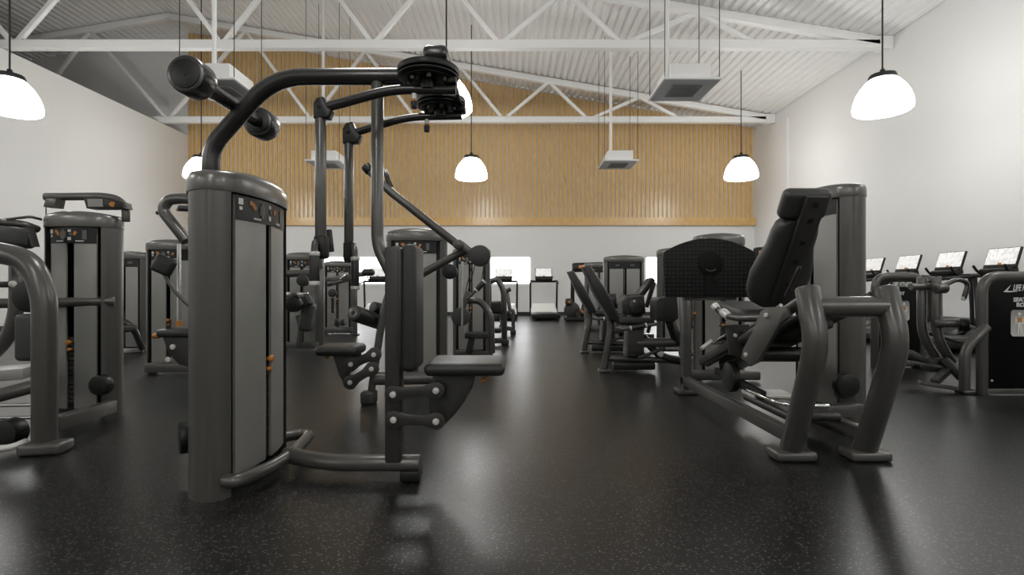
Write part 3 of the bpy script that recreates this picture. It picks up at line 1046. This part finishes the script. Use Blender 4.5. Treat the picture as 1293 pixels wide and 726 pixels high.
def treadmill(name_label, group, hood_mat):
    """local: user stands at -y and looks to +y; console at y = 0"""
    r = thing('treadmill', name_label, 'treadmill', (0, 0, 0), group)
    MB().box((0, -.55, .13), (.86, 1.75, .14), None, .03, 3).build('deck', 'dark', r)
    MB().box((0, -.62, .205), (.54, 1.55, .012)).build('belt', 'vinyl', r)
    hood = MB()
    hood.loft([[(-.42, y, .1), (.42, y, .1), (.42, y, zz * .75), (.36, y, zz), (-.36, y, zz), (-.42, y, zz * .75)] for y, zz in ((.36, .24), (.3, .40), (.16, .47), (0, .45), (-.28, .25), (-.32, .2))])
    hood.build('motor_hood', hood_mat, r)
    for sx in (-1, 1):
        MB().tube([(sx * .43, -.02, .06), (sx * .435, -.04, .7), (sx * .44, -.08, 1.20)], .032, .1).build('upright', 'dark', r)
        h = MB().tube([(sx * .44, -.05, 1.18), (sx * .44, -.35, 1.17), (sx * .43, -.55, 1.14)], .024, .1).build('handrail', 'dark', r)
        MB().tube([(sx * .25, -.1, 1.2), (sx * .26, -.2, 1.26), (sx * .27, -.26, 1.36)], .02, .06).build('hand_sensor', 'dark', r)
    MB().box((0, -.07, 1.20), (.94, .12, .07), None, .025, 3).build('crossbar', 'dark', r)
    cs = MB().box((0, -.1, 1.27), (.5, .18, .09), (.2, 0, 0), .02, 3).build('console', 'dark', r)
    R = Euler((-.3, 0, 0)).to_matrix()
    sc = MB().box((0, -.03, 1.47), (.56, .04, .34), R, .015, 3).build('display', 'dark', r)
    MB().box(V((0, -.03, 1.47)) + R @ V((0, -.021, .02)), (.52, .006, .27), R).build('screen', 'screen', sc)
    MB().box(V((0, -.03, 1.47)) + R @ V((0, -.026, -.105)), (.06, .006, .035), R, .002, 1).build('start_button', 'orange', sc)
    for sx in (-1, 1):
        MB().box((sx * .35, -1.35, .035), (.08, .1, .07), None, .01, 2).build('foot', 'dark', r)
    return r


t1 = treadmill('black treadmill with lit screen below the plain wall, right of the middle window', 'treadmills along the back wall', 'white')
t1.location = (1.04, 16.9, 0)
t2 = copy_tree(t1)
t2.location = (-.27, 16.9, 0)
t2['label'] = 'black treadmill standing in front of the bright middle window'
t3 = copy_tree(t1)
t3.location = (-4.42, 16.9, 0)
t3['label'] = 'black treadmill below the left window, half hidden by the hanging handles and roller pad'
w0 = treadmill('black treadmill by the right wall, fourth and farthest of the row', 'treadmills along the right wall', 'dark')
wl = ['black treadmill by the right wall its screen just above the black machine back',
      'black treadmill by the right wall, second of the row from the picture edge',
      'black treadmill by the right wall, third of the row from the picture edge']
for i in range(4):
    o = copy_tree(w0) if i < 3 else w0
    if i < 3:
        o['label'] = wl[i]
    o.rotation_euler = (0, 0, -PI / 2)
    o.location = (7.85, 8.16 + .97 * i, 0)

# ================================================================== 6. RIGHT CENTRE MACHINES
q = thing('elliptical_trainer', 'dark cardio trainer with orange console display by the back wall', 'exercise machine', (2.0, 15.4, 0))
MB().bar(P(722, 338, 15.4), P(750, 337, 15.4), .16, .28, .06).build('console', 'dark', q)
MB().bar(P(731, 337, 15.3), P(744, 336, 15.3), .05, .09, .01).build('display', 'orange_screen', q)
T([(723, 342, 15.4), (723, 382, 15.5), (726, 402, 15.5)], .06, .2).build('mast', 'dark', q)
T([(748, 342, 15.4), (738, 380, 15.5), (734, 402, 15.5)], .06, .2).build('swing_arm', 'dark', q)
MB().box(P(718, 381, 15.3), (.2, .3, .2), None, .05, 3).build('pedal', 'graypad', q)
MB().cyl(P(719, 381, 15.1), P(719, 381, 15.15), .04, seg=12).build('pedal_mark', 'orange', q)
disc(722, 391, 15.5, .24, .2, (0, 1, 0), .05).build('flywheel_cover', 'plate', q)
MB().bar(P(728, 398, 15.2), P(745, 384, 15.2), .12, .12).build('drive_arm', 'plate', q)
MB().bar(P(733, 391, 15.0), P(737, 395, 15.0), .05, .05).build('arm_mark', 'orange', q)
MB().box((2.05, 15.5, .06), (.9, .6, .12), None, .03, 3).build('base', 'dark', q)

Rb = thing('leg_curl_machine', 'dark leg machine with reclined backrest at right side of aisle, nearest of the pair', 'gym machine', (1.3, 6.1, 0),
           'leg machines beside the aisle')
w_ = .30


def side_box(root, name, mat, pts, d0, d1, bev):
    return MB().prism([P(x, y, d0) for x, y in pts], (0, d1 - d0, 0), bev).build(name, mat, root)


side_box(Rb, 'backrest', 'vinyl', [(737, 337), (746, 335), (766, 366), (783, 400), (782, 406), (772, 405), (755, 376)], 5.9, 6.2, .03)
MB().bar(P(736, 338, 6.1), P(771, 404, 6.1), .12, .03, .008).build('backrest_spine', 'plate', Rb)
T([(769, 397, 6.08), (772, 412, 6.08), (762, 468, 6.05)], .042, .1).build('leg', 'frame', Rb)
MB().box((P(763, 468, 6.05).x, 6.05, .02), (.13, .14, .04), None, .012, 2).build('foot', 'frame', Rb)
pad(P(800, 405, 6.05), (.42, .34, .085), None, .035).build('seat', 'vinyl', Rb)
T([(777, 413, 5.8), (786, 416, 5.75), (830, 409, 5.75)], .02, .06).build('side_handle', 'frame', Rb)
grip(Rb, P(797, 414.5, 5.75), P(815, 411, 5.75), .026)
side_box(Rb, 'thigh_pad', 'vinyl', [(786, 380), (792, 375), (814, 373), (816, 396), (808, 400), (786, 397)], 6.2, 6.5, .025)
disc(803, 387, 6.17, .085, .05).build('pad_hub', 'plate', Rb)
bolt(801, 380.5, 6.14, .015).build('hub_bolt', 'bolt', Rb)
side_box(Rb, 'seat_base', 'plate', [(794, 412), (812, 412), (814, 450), (792, 450)], 5.95, 6.2, .012)
T([(803, 433, 6.0), (858, 432, 6.0)], .055).build('cross_tube', 'frame', Rb)
T([(812, 425, 6.15), (834, 452, 6.1), (872, 457, 6.1)], .05, .25).build('swing_arm', 'arm', Rb)
T([(768, 452, 6.1), (850, 455, 6.1)], .035).build('base_rail', 'frame', Rb)
MB().box((P(800, 455, 6.1).x, 6.1, .07), (.5, .12, .09), None, .02, 2).build('base_cover', 'dark', Rb)
T([(806, 452, 5.85), (838, 440, 5.9)], .018).build('chrome_rod', 'plate', Rb)
disc(834, 447, 6.0, .035, .05).build('adjuster_knob', 'collar', Rb)
side_box(Rb, 'shin_pad', 'vinyl', [(829, 381), (832, 376), (856, 373), (858, 402), (852, 407), (829, 405)], 5.75, 6.05, .03)
MB().bar(P(846, 404, 5.9), P(856, 434, 6.0), .07, .1).build('pad_arm', 'arm', Rb)
Ra = copy_tree(Rb)
Ra.location = Rb.location + V((.02, 1.78, 0))
Ra['label'] = 'dark leg machine with reclined backrest at right side of aisle, the farther of the pair'

q = thing('weight_machine', 'grey weight tower with dark placard standing behind the pair of reclined backrests', 'gym machine', (2.05, 9.3, 0))
tower(q, 2.04, 9.35, -.03, w=.74, h=1.58, detail=False, col='cap')
MB().bar(P(823, 352, 8.3), P(803, 378, 8.3), .3, .09, .03).build('backrest', 'vinyl', q)
MB().bar(P(826, 356, 8.4), P(816, 388, 8.4), .07, .06).build('backrest_spine', 'plate', q)
T([(822, 384, 8.3), (826, 392, 8.3), (818, 420, 8.4)], .03, .1).build('leg', 'frame', q)
pad(P(790, 386, 8.5), (.4, .34, .09), None, .03).build('seat', 'vinyl', q)
MB().bar(P(785, 425, 8.6), P(825, 425, 8.6), .1, .09).build('base_beam', 'frame', q)

q = thing('weight_machine', 'far grey weight tower peeking out left of the tower behind the backrests', 'gym machine', (1.95, 12, 0))
tower(q, 2.05, 12.2, 0, w=.66, h=1.60, detail=False, col='cap')
MB().box((2.05, 11.9, .06), (.7, .3, .12), None, .02, 2).build('base_beam', 'frame', q)

q = thing('weight_machine', 'grey weight tower whose left edge shows beside the studded foot plate', 'gym machine', (2.4, 7.2, 0))
tower(q, 2.48, 7.6, .0, w=.66, h=1.585, detail=False)
T([(858, 446, 7.2), (885, 446, 7.2)], .05).build('base_tube', 'frame', q)
T([(862, 400, 7.2), (872, 395, 7.3), (880, 380, 7.4)], .035, .1).build('lever', 'frame', q)

q = thing('weight_machine', 'grey weight tower behind the studded foot plate with orange console beside it', 'gym machine', (2.35, 5.7, 0))
tower(q, 2.31, 5.72, -.02, w=.56, h=1.595, detail=False, col='cap')
cn = MB().bar(P(953, 324, 5.3), P(985, 322, 5.3), .08, .19, .02).build('console', 'dark', q)
MB().bar(P(959, 324.5, 5.25), P(980, 323, 5.25), .03, .13, .008).build('display', 'orange_screen', cn)
T([(925, 345, 5.45), (952, 341, 5.4), (990, 343, 5.35)], .055, .1).build('cross_tube', 'frame', q)
T([(935, 351, 5.35), (966, 351, 5.25)], .03).build('lever', 'arm', q)
MB().cyl(P(957, 351, 5.2), P(963, 351, 5.2), .032, seg=14).build('lever_collar', 'collar', q)
MB().bar(P(870, 402, 5.75), P(888, 402, 5.75), .03, .02).bar(P(870, 413, 5.75), P(888, 413, 5.75), .03, .02).cyl(P(873, 378, 5.75), P(873, 416, 5.75), .012, seg=8).cyl(P(883, 378, 5.75), P(883, 416, 5.75), .012, seg=8).build('cable_guard', 'dark', q)
MB().cyl(P(878, 394, 5.7), P(878, 397, 5.7), .03, seg=14).build('selector_pin', 'orange', q)
MB().box((2.25, 5.45, .07), (.75, .12, .1), None, .02, 2).build('base_beam', 'frame', q)
T([(886, 440, 5.3), (898, 430, 5.45)], .02).build('chrome_rod', 'collar', q)

# ================================================================== 7. LEG PRESS
G = thing('leg_press_machine', 'large grey leg press with black reclined seat and studded black foot plate', 'gym machine', (1.85, 3.6, 0))
XL, XR = 1.63, 2.06
tower(G, 2.565, 4.16, -PI / 2, w=.72, h=1.80, dep=.095, fb=.05, bb=.06, detail=False)
for X in (XL, XR):
    MB().tube([(X, 3.0, .03), (X, 2.735, .70), (X, 2.83, 1.0)], .062, .12, seg=26).build('rear_leg', 'frame', G)
    MB().box((X, 2.99, .03), (.235, .15, .055), None, .018, 3).build('foot', 'frame', G)
MB().cyl((XL, 2.80, .895), (XR, 2.80, .895), .057, seg=26).build('push_bar', 'frame', G)
MB().bar((XL, 4.86, .125), (XL, 2.93, .135), .065, .085, .01).build('base_rail', 'frame', G)
MB().bar((XR + .01, 3.62, .125), (XR + .01, 2.93, .135), .07, .09, .01).build('base_rail', 'frame', G)
MB().bar((XR - .05, 3.52, .14), (2.45, 3.62, .14), .09, .09, .01).build('tower_tie', 'frame', G)
MB().box((1.64, 4.83, .51), (.085, .085, .96), None, .012, 3).build('front_post', 'frame', G)
MB().box((1.64, 4.83, .025), (.19, .16, .05), None, .015, 3).build('foot', 'frame', G)
# foot plate
zp = 4.75
n = 16
pl = [(840, 375.5)]
pl += [(838, 330)]
for k in range(n + 1):
    t = k / n
    x = 839 + (954 - 839) * t
    pl.append((x, 318 - 17.5 * (1 - (2 * t - 1) ** 2) ** 1.0))
pl += [(955, 330), (953, 375.5)]
fp = flat(pl, zp, .05, .012).build('foot_plate', 'stud', G)
c = P(897, 333, zp)
MB().cyl(c + V((0, .0, 0)), c - V((0, .012, 0)), .115, bev=.004, seg=36).build('plate_emblem', 'matte', fp)
MB().box(P(897, 355, zp) - V((0, .004, 0)), (.11, .012, .26), None, .004, 1).build('plate_rib', 'matte', fp)
m = MB()
m.tube([c + V((.068 * math.sin(t), -.013, -.068 * math.cos(t))) for t in [(-.75 + 1.5 * k / 10) for k in range(11)]], .004, .01, seg=8)
m.build('emblem_arc', 'grey_mark', fp)
MB().box((1.85, 4.81, .93), (.5, .07, .1), None, .012, 2).build('plate_bracket', 'frame', G)
# reclined seat
top, bot = V((1.845, 3.13, 1.58)), V((1.845, 3.60, .86))
ax_ = (top - bot).normalized()
nx = V((1, 0, 0))
ny = ax_.cross(nx).normalized()      # normal of the back
if ny.y < 0:
    ny = -ny                          # towards the foot plate
R = Matrix((nx, ny, ax_)).transposed()


def onback(u, t, v):
    return bot + nx * u + ax_ * t + ny * v


LB = (top - bot).length
pad(onback(0, LB - .10, .06), (.30, .10, .20), R, .045).build('head_pad', 'graypad', G)
bpd = MB()
prof = [(-.005, .10), (.03, .165), (.12, .20), (.25, .205), (.36, .18), (.46, .15), (.56, .145), (.62, .13), (.655, .09)]
rings = []
for t, hw in prof:
    ring = []
    for k in range(20):
        a = 2 * PI * k / 20
        cx_, sy_ = math.cos(a), math.sin(a)
        ux = hw * (abs(cx_) ** .55) * (1 if cx_ >= 0 else -1)
        vy = .06 * (abs(sy_) ** .55) * (1 if sy_ >= 0 else -1)
        ring.append(onback(ux, t, .065 + vy))
    rings.append(ring)
bpd.loft(rings).build('back_pad', 'graypad', G, angle=60)
sp_ = MB().box(onback(.02, LB * .52, -.015), (.135, .03, LB * .92), R, .008, 2).build('back_spine', 'plate', G)
m = MB()
for t in (.25, .45, .62, .80, .92):
    p = onback(.02, LB * t, -.03)
    MB().cyl(p, p - ny * .008, .018, bev=.003, seg=14).build('spine_bolt', 'dark', sp_)
T([(992, 374, 3.27), (1003, 352, 3.17), (1010, 337, 3.11)], .011, .05).build('recline_strut', 'plate', G)
pad((1.845, 3.92, .82), (.40, .46, .10), (.12, 0, 0), .045).build('seat', 'graypad', G)
# carriage side plate and rails
def side_plane(pts, X):
    # outline lying in the upright plane at distance X to the right of the camera
    out = []
    for x, y in pts:
        d = X * FPX / (x - 646.5)
        out.append(P(x, y, d))
    return out


sp = MB().prism(side_plane([(960, 393), (970, 388), (992, 387), (996, 400), (985, 408), (975, 425), (957, 455), (946, 460), (935, 452), (938, 440), (950, 418)], 1.585), (.022, 0, 0), .005).build('carriage_plate', 'shell', G)
for q_ in side_plane([(968.5, 398.5), (942.5, 448)], 1.585):
    MB().cyl(q_ + V((.004, 0, 0)), q_ - V((.014, 0, 0)), .017, bev=.004, seg=18).build('plate_bolt', 'bolt', sp)
side_box(G, 'seat_carrier', 'plate', [(918, 410), (955, 410), (948, 440), (935, 452), (922, 448)], 3.7, 3.74, .006)
bolt(928, 423.5, 3.7, .014).build('carrier_bolt', 'bolt', G)
T([(902, 386, 3.75), (908, 393, 3.72), (918, 399, 3.65), (930, 402, 3.6), (965, 401, 3.45)], .021, .06).build('side_handle', 'frame', G)
MB().cyl(P(901, 385, 3.76), P(906, 390, 3.73), .028, bev=.006, seg=16).cyl(P(912, 393, 3.7), P(920, 400, 3.64), .03, bev=.006, seg=16).build('handle_collar', 'collar', G)
T([(908, 411, 3.72), (950, 412, 3.55)], .006, seg=8).build('release_rod', 'plate', G)
MB().cyl(P(912, 410.8, 3.7), P(916, 411, 3.7), .01, seg=10).build('release_knob', 'orange', G)
for X, y0, z0, y1, z1 in ((1.66, 4.35, .36, 2.86, .95), (2.02, 4.35, .36, 2.86, .95)):
    MB().tube([(X, y0, z0), (X, y1, z1)], .034).build('slide_rail', 'frame', G)
    MB().cyl((X, y0 - .05, z0 + .075), (X, y1 + .3, z1 - .06 ), .012, seg=12).build('guide_rod', 'chrome', G)
MB().bar((1.66, 4.42, .36), (1.66, 3.75, .60), .1, .07, .01).build('rail_cover', 'plate', G)
MB().bar((1.62, 4.05, .555), (1.62, 3.76, .66), .09, .014, .003).build('rail_strip', 'chrome', G)
MB().bar((1.84, 4.3, .36), (1.84, 3.1, .80), .22, .09, .02).build('carriage_frame', 'dark', G)
MB().cyl((1.68, 3.45, .55), (2.0, 3.45, .55), .05).build('carriage_roller', 'dark', G)
MB().cyl((1.66, 3.62, .52), (1.74, 3.62, .52), .035, bev=.006).build('chrome_bush', 'chrome', G)
MB().cyl((1.66, 3.95, .31), (1.72, 3.95, .31), .115, bev=.012, seg=36).build('rail_pulley', 'dark', G)
MB().bar((1.72, 4.3, .3), (1.72, 3.5, .26), .04, .06).build('lower_link', 'dark', G)
# resistance tray below the seat
tr = MB().box((1.86, 3.45, .20), (.34, .62, .05), (0, 0, 0), .02, 3).build('lower_tray', 'plate', G)
MB().box((1.84, 3.68, .235), (.30, .2, .03), None, .01, 2).build('tray_lid', 'collar', tr)
MB().tube([(1.70, 3.72, .26), (1.70, 3.3, .26), (1.76, 3.2, .26), (1.98, 3.2, .26)], .014, .06, seg=12).build('tray_rail', 'chrome', tr)
disc(1068, 486, 3.72, .085, .07).build('pulley_cover', 'dark', G)
MB().bar((2.42, 3.8, .22), (2.42, 3.74, .22), .06, .06).build('pulley_bracket', 'plate', G)


# ================================================================== 8. SEATED ROW STATION AT RIGHT
def text_mesh(root, body, size, loc, name, mat, shear=0.0, align='CENTER', off=0.0, sx=1.0):
    cu = bpy.data.curves.new('txt', 'FONT')
    cu.body = body
    cu.size = size
    cu.align_x = align
    cu.shear = shear
    cu.extrude = .002
    cu.offset = off
    ob = bpy.data.objects.new('txt', cu)
    me = bpy.data.meshes.new_from_object(ob)
    bpy.data.objects.remove(ob)
    rl = V(root.location) if root.parent is None else None
    r = root
    while r.parent is not None:
        r = r.parent
    rl = V(r.location)
    for v in me.vertices:
        x, y, z = v.co
        v.co = V((loc[0] + x * sx, loc[1] - z, loc[2] + y)) - rl
    me.materials.append(M[mat])
    o = bpy.data.objects.new(name, me)
    COL.objects.link(o)
    o.parent = root
    return o


def rounded_rect(x0, x1, z0, z1, r, y, n=8):
    pts = []
    for cx_, cz_, a0 in ((x1 - r, z1 - r, 0), (x0 + r, z1 - r, PI / 2)):
        for k in range(n + 1):
            a = a0 + PI / 2 * k / n
            pts.append((cx_ + r * math.cos(a), y, cz_ + r * math.sin(a)))
    pts += [(x0, y, z0), (x1, y, z0)]
    return pts


def back_station(root, cx, y, w, h, words):
    x0, x1 = cx - w / 2, cx + w / 2
    r = .035
    MB().tube([(x0 + r, y, .0), (x0 + r, y, h - r), (x1 - r, y, h - r), (x1 - r, y, .0)], .037, .16, seg=18, ry=.05).build('hoop_frame', 'frame', root)
    pn = MB().prism(rounded_rect(x0 + .055, x1 - .055, .06, h - .06, .12, y - .02), (0, .06, 0), .006).build('back_panel', 'gloss', root)
    MB().bar((x0 + .04, y, .04), (x1 - .04, y, .04), .07, .05).build('base_beam', 'frame', root)
    yy = y - .024
    lz = h - .165
    # brand lettering, slanted, with a swoosh under its first letters
    text_mesh(pn, 'LIFE FITNESS', .082, (cx + .02, yy, lz), 'logo_lettering', 'white_mark', .4, off=.0015, sx=.52)
    sw = [(cx - .185, yy, lz - .012), (cx - .115, yy, lz + .055), (cx - .15, yy, lz + .0), (cx - .04, yy, lz - .006), (cx - .13, yy, lz - .014)]
    MB().prism(sw, (0, -.002, 0)).build('logo_swoosh', 'white_mark', pn)
    for k, wd in enumerate(words):
        text_mesh(pn, wd, .052, (cx, yy, lz - .10 - k * .047), 'station_name', 'white_mark', 0, off=.002)
    bolt_ = MB().cyl((x0 + .10, yy, .14), (x0 + .10, yy - .008, .14), .01, seg=12).build('panel_bolt', 'bolt', pn)
    # picture card with front and rear body figures
    zc_ = lz - .30
    card = MB().prism([V((cx + .0, yy, zc_)) + V((sx * (.118 - b), 0, sz * (.122 - d))) for sx, sz, b, d in
                       ((-1, -1, .02, 0), (1, -1, .02, 0), (1, -1, 0, .02), (1, 1, 0, .02), (1, 1, .02, 0), (-1, 1, .02, 0), (-1, 1, 0, .02), (-1, -1, 0, .02))], (0, -.003, 0)).build('figure_card', 'card', pn)
    for fx in (-.04, .05):
        f = MB()
        o = V((cx + fx, yy - .004, zc_))
        f.cyl(o + V((0, 0, .085)), o + V((0, -.002, .085)), .015, seg=14)
        f.prism([o + V(p_) for p_ in ((-.036, 0, .058), (.036, 0, .058), (.04, 0, -.005), (.028, 0, -.01), (.024, 0, .03), (.02, 0, -.02), (.02, 0, -.1), (.005, 0, -.1), (0, 0, -.03), (-.005, 0, -.1), (-.02, 0, -.1), (-.02, 0, -.02), (-.024, 0, .03), (-.028, 0, -.01), (-.04, 0, -.005))], (0, -.002, 0))
        f.build('body_figure', 'white_mark', card)
        MB().prism([o + V(p_) for p_ in ((-.03, -.003, .055), (.03, -.003, .055), (.018, -.003, .03), (.02, -.003, .01), (-.02, -.003, .01), (-.018, -.003, .03))], (0, -.0015, 0)).build('muscle_mark', 'orange', card)


S = thing('seated_row_machine', 'black backed seated row machine with white lettering, cut by right picture edge', 'gym machine', (4.72, 4.9, 0),
          'black backed stations on the right')
back_station(S, 4.73, 4.76, .79, 1.135, ['SEATED', 'ROW'])
T([(1164, 350, 5.15), (1164, 424, 5.15), (1187, 458, 5.15)], .042, .15).build('upright', 'frame', S)
T([(1182, 349, 5.05), (1182, 424, 5.05), (1202, 458, 5.05)], .042, .15).build('upright', 'frame', S)
MB().cyl(P(1150, 362, 5.1), P(1188, 362, 5.1), .034).build('cross_tube', 'frame', S)
disc(1188, 364, 5.0, .05, .1, (1, 0, 0)).build('pivot', 'frame', S)
T([(1187, 363, 5.0), (1209, 352, 5.0), (1223, 357, 5.0), (1217, 377, 5.0)], .022, .07).build('pull_handle', 'frame', S)
MB().cyl(P(1217, 375, 5.0), P(1216, 379, 5.0), .02, seg=12).build('handle_tip', 'collar', S)
T([(1181, 408, 5.0), (1214, 408, 4.95)], .043).build('chest_pad_tube', 'frame', S)
disc(1216, 410, 4.95, .065, .07, (1, -.5, 0)).build('adjuster_disc', 'dark', S)
MB().cyl(P(1222, 411, 4.92), P(1238, 417, 4.88), .014, seg=12).build('adjuster_rod', 'collar', S)
MB().bar(P(1168, 420, 5.3), P(1213, 433, 5.3), .03, .03).build('link_rod', 'plate', S)
T([(1218, 492, 4.72), (1218, 440, 4.72), (1246, 412, 4.72)], .042, .12).build('seat_post', 'frame', S)
MB().bar(P(1148, 457, 5.1), P(1214, 468, 5.0), .06, .03).build('slide_rail', 'frame', S)
MB().bar(P(1163, 483, 4.95), P(1232, 494, 4.85), .12, .04).build('base_rail', 'frame', S)
MB().bar(P(1180, 482, 4.9), P(1200, 464, 5.0), .07, .05).build('brace', 'frame', S)
MB().bar(P(1193, 452, 5.05), P(1216, 478, 4.95), .2, .07, .02).build('seat', 'vinyl', S)
MB().bar(P(1142, 443, 5.2), P(1180, 463, 5.15), .2, .06, .02).build('foot_rest', 'graypad', S)
MB().box(P(1178, 460, 5.1), (.16, .14, .14), None, .03, 3).build('pivot_block', 'plate', S)
MB().box(P(1228, 496, 4.82) + V((0, 0, .01)), (.25, .12, .03), None, .01, 2).build('foot', 'plate', S)

q = thing('weight_machine', 'black backed machine with hoop frame, standing behind the rear leg of the leg press', 'gym machine', (4.82, 6.4, 0),
          'black backed stations on the right')
back_station(q, 4.83, 6.4, .66, 1.175, ['SEAT', 'PRESS'][:1])
MB().box(P(1180, 462, 6.3), (.4, .3, .08), None, .03, 3).build('foot_rest', 'plate', q)
T([(1172, 352, 6.55), (1185, 360, 6.6), (1186, 455, 6.6)], .04, .1).build('upright', 'frame', q)

# ================================================================== LIGHT, CAMERA
w = bpy.data.worlds.new('World')
SC.world = w
w.use_nodes = True
bg = w.node_tree.nodes['Background']
bg.inputs['Color'].default_value = (.97, .985, 1.0, 1)
bg.inputs['Strength'].default_value = 8.0

cam = bpy.data.cameras.new('Camera')
cam.lens = 18.0
cam.sensor_width = 36.0
cam.clip_start = .05
co = bpy.data.objects.new('Camera', cam)
COL.objects.link(co)
co.location = (0, 0, 1.0)
co.rotation_euler = (PI / 2, 0, 0)
SC.camera = co

SC.view_settings.view_transform = 'Standard'
SC.view_settings.look = 'None'
SC.view_settings.exposure = -0.08
SC.view_settings.gamma = 1.0
SC.view_settings.use_curve_mapping = False
try:
    SC.cycles.use_denoising = True
    SC.cycles.max_bounces = 10
    SC.cycles.diffuse_bounces = 5
    SC.cycles.glossy_bounces = 4
    SC.cycles.sample_clamp_indirect = 6
    SC.cycles.caustics_reflective = False
    SC.cycles.caustics_refractive = False
except Exception:
    pass
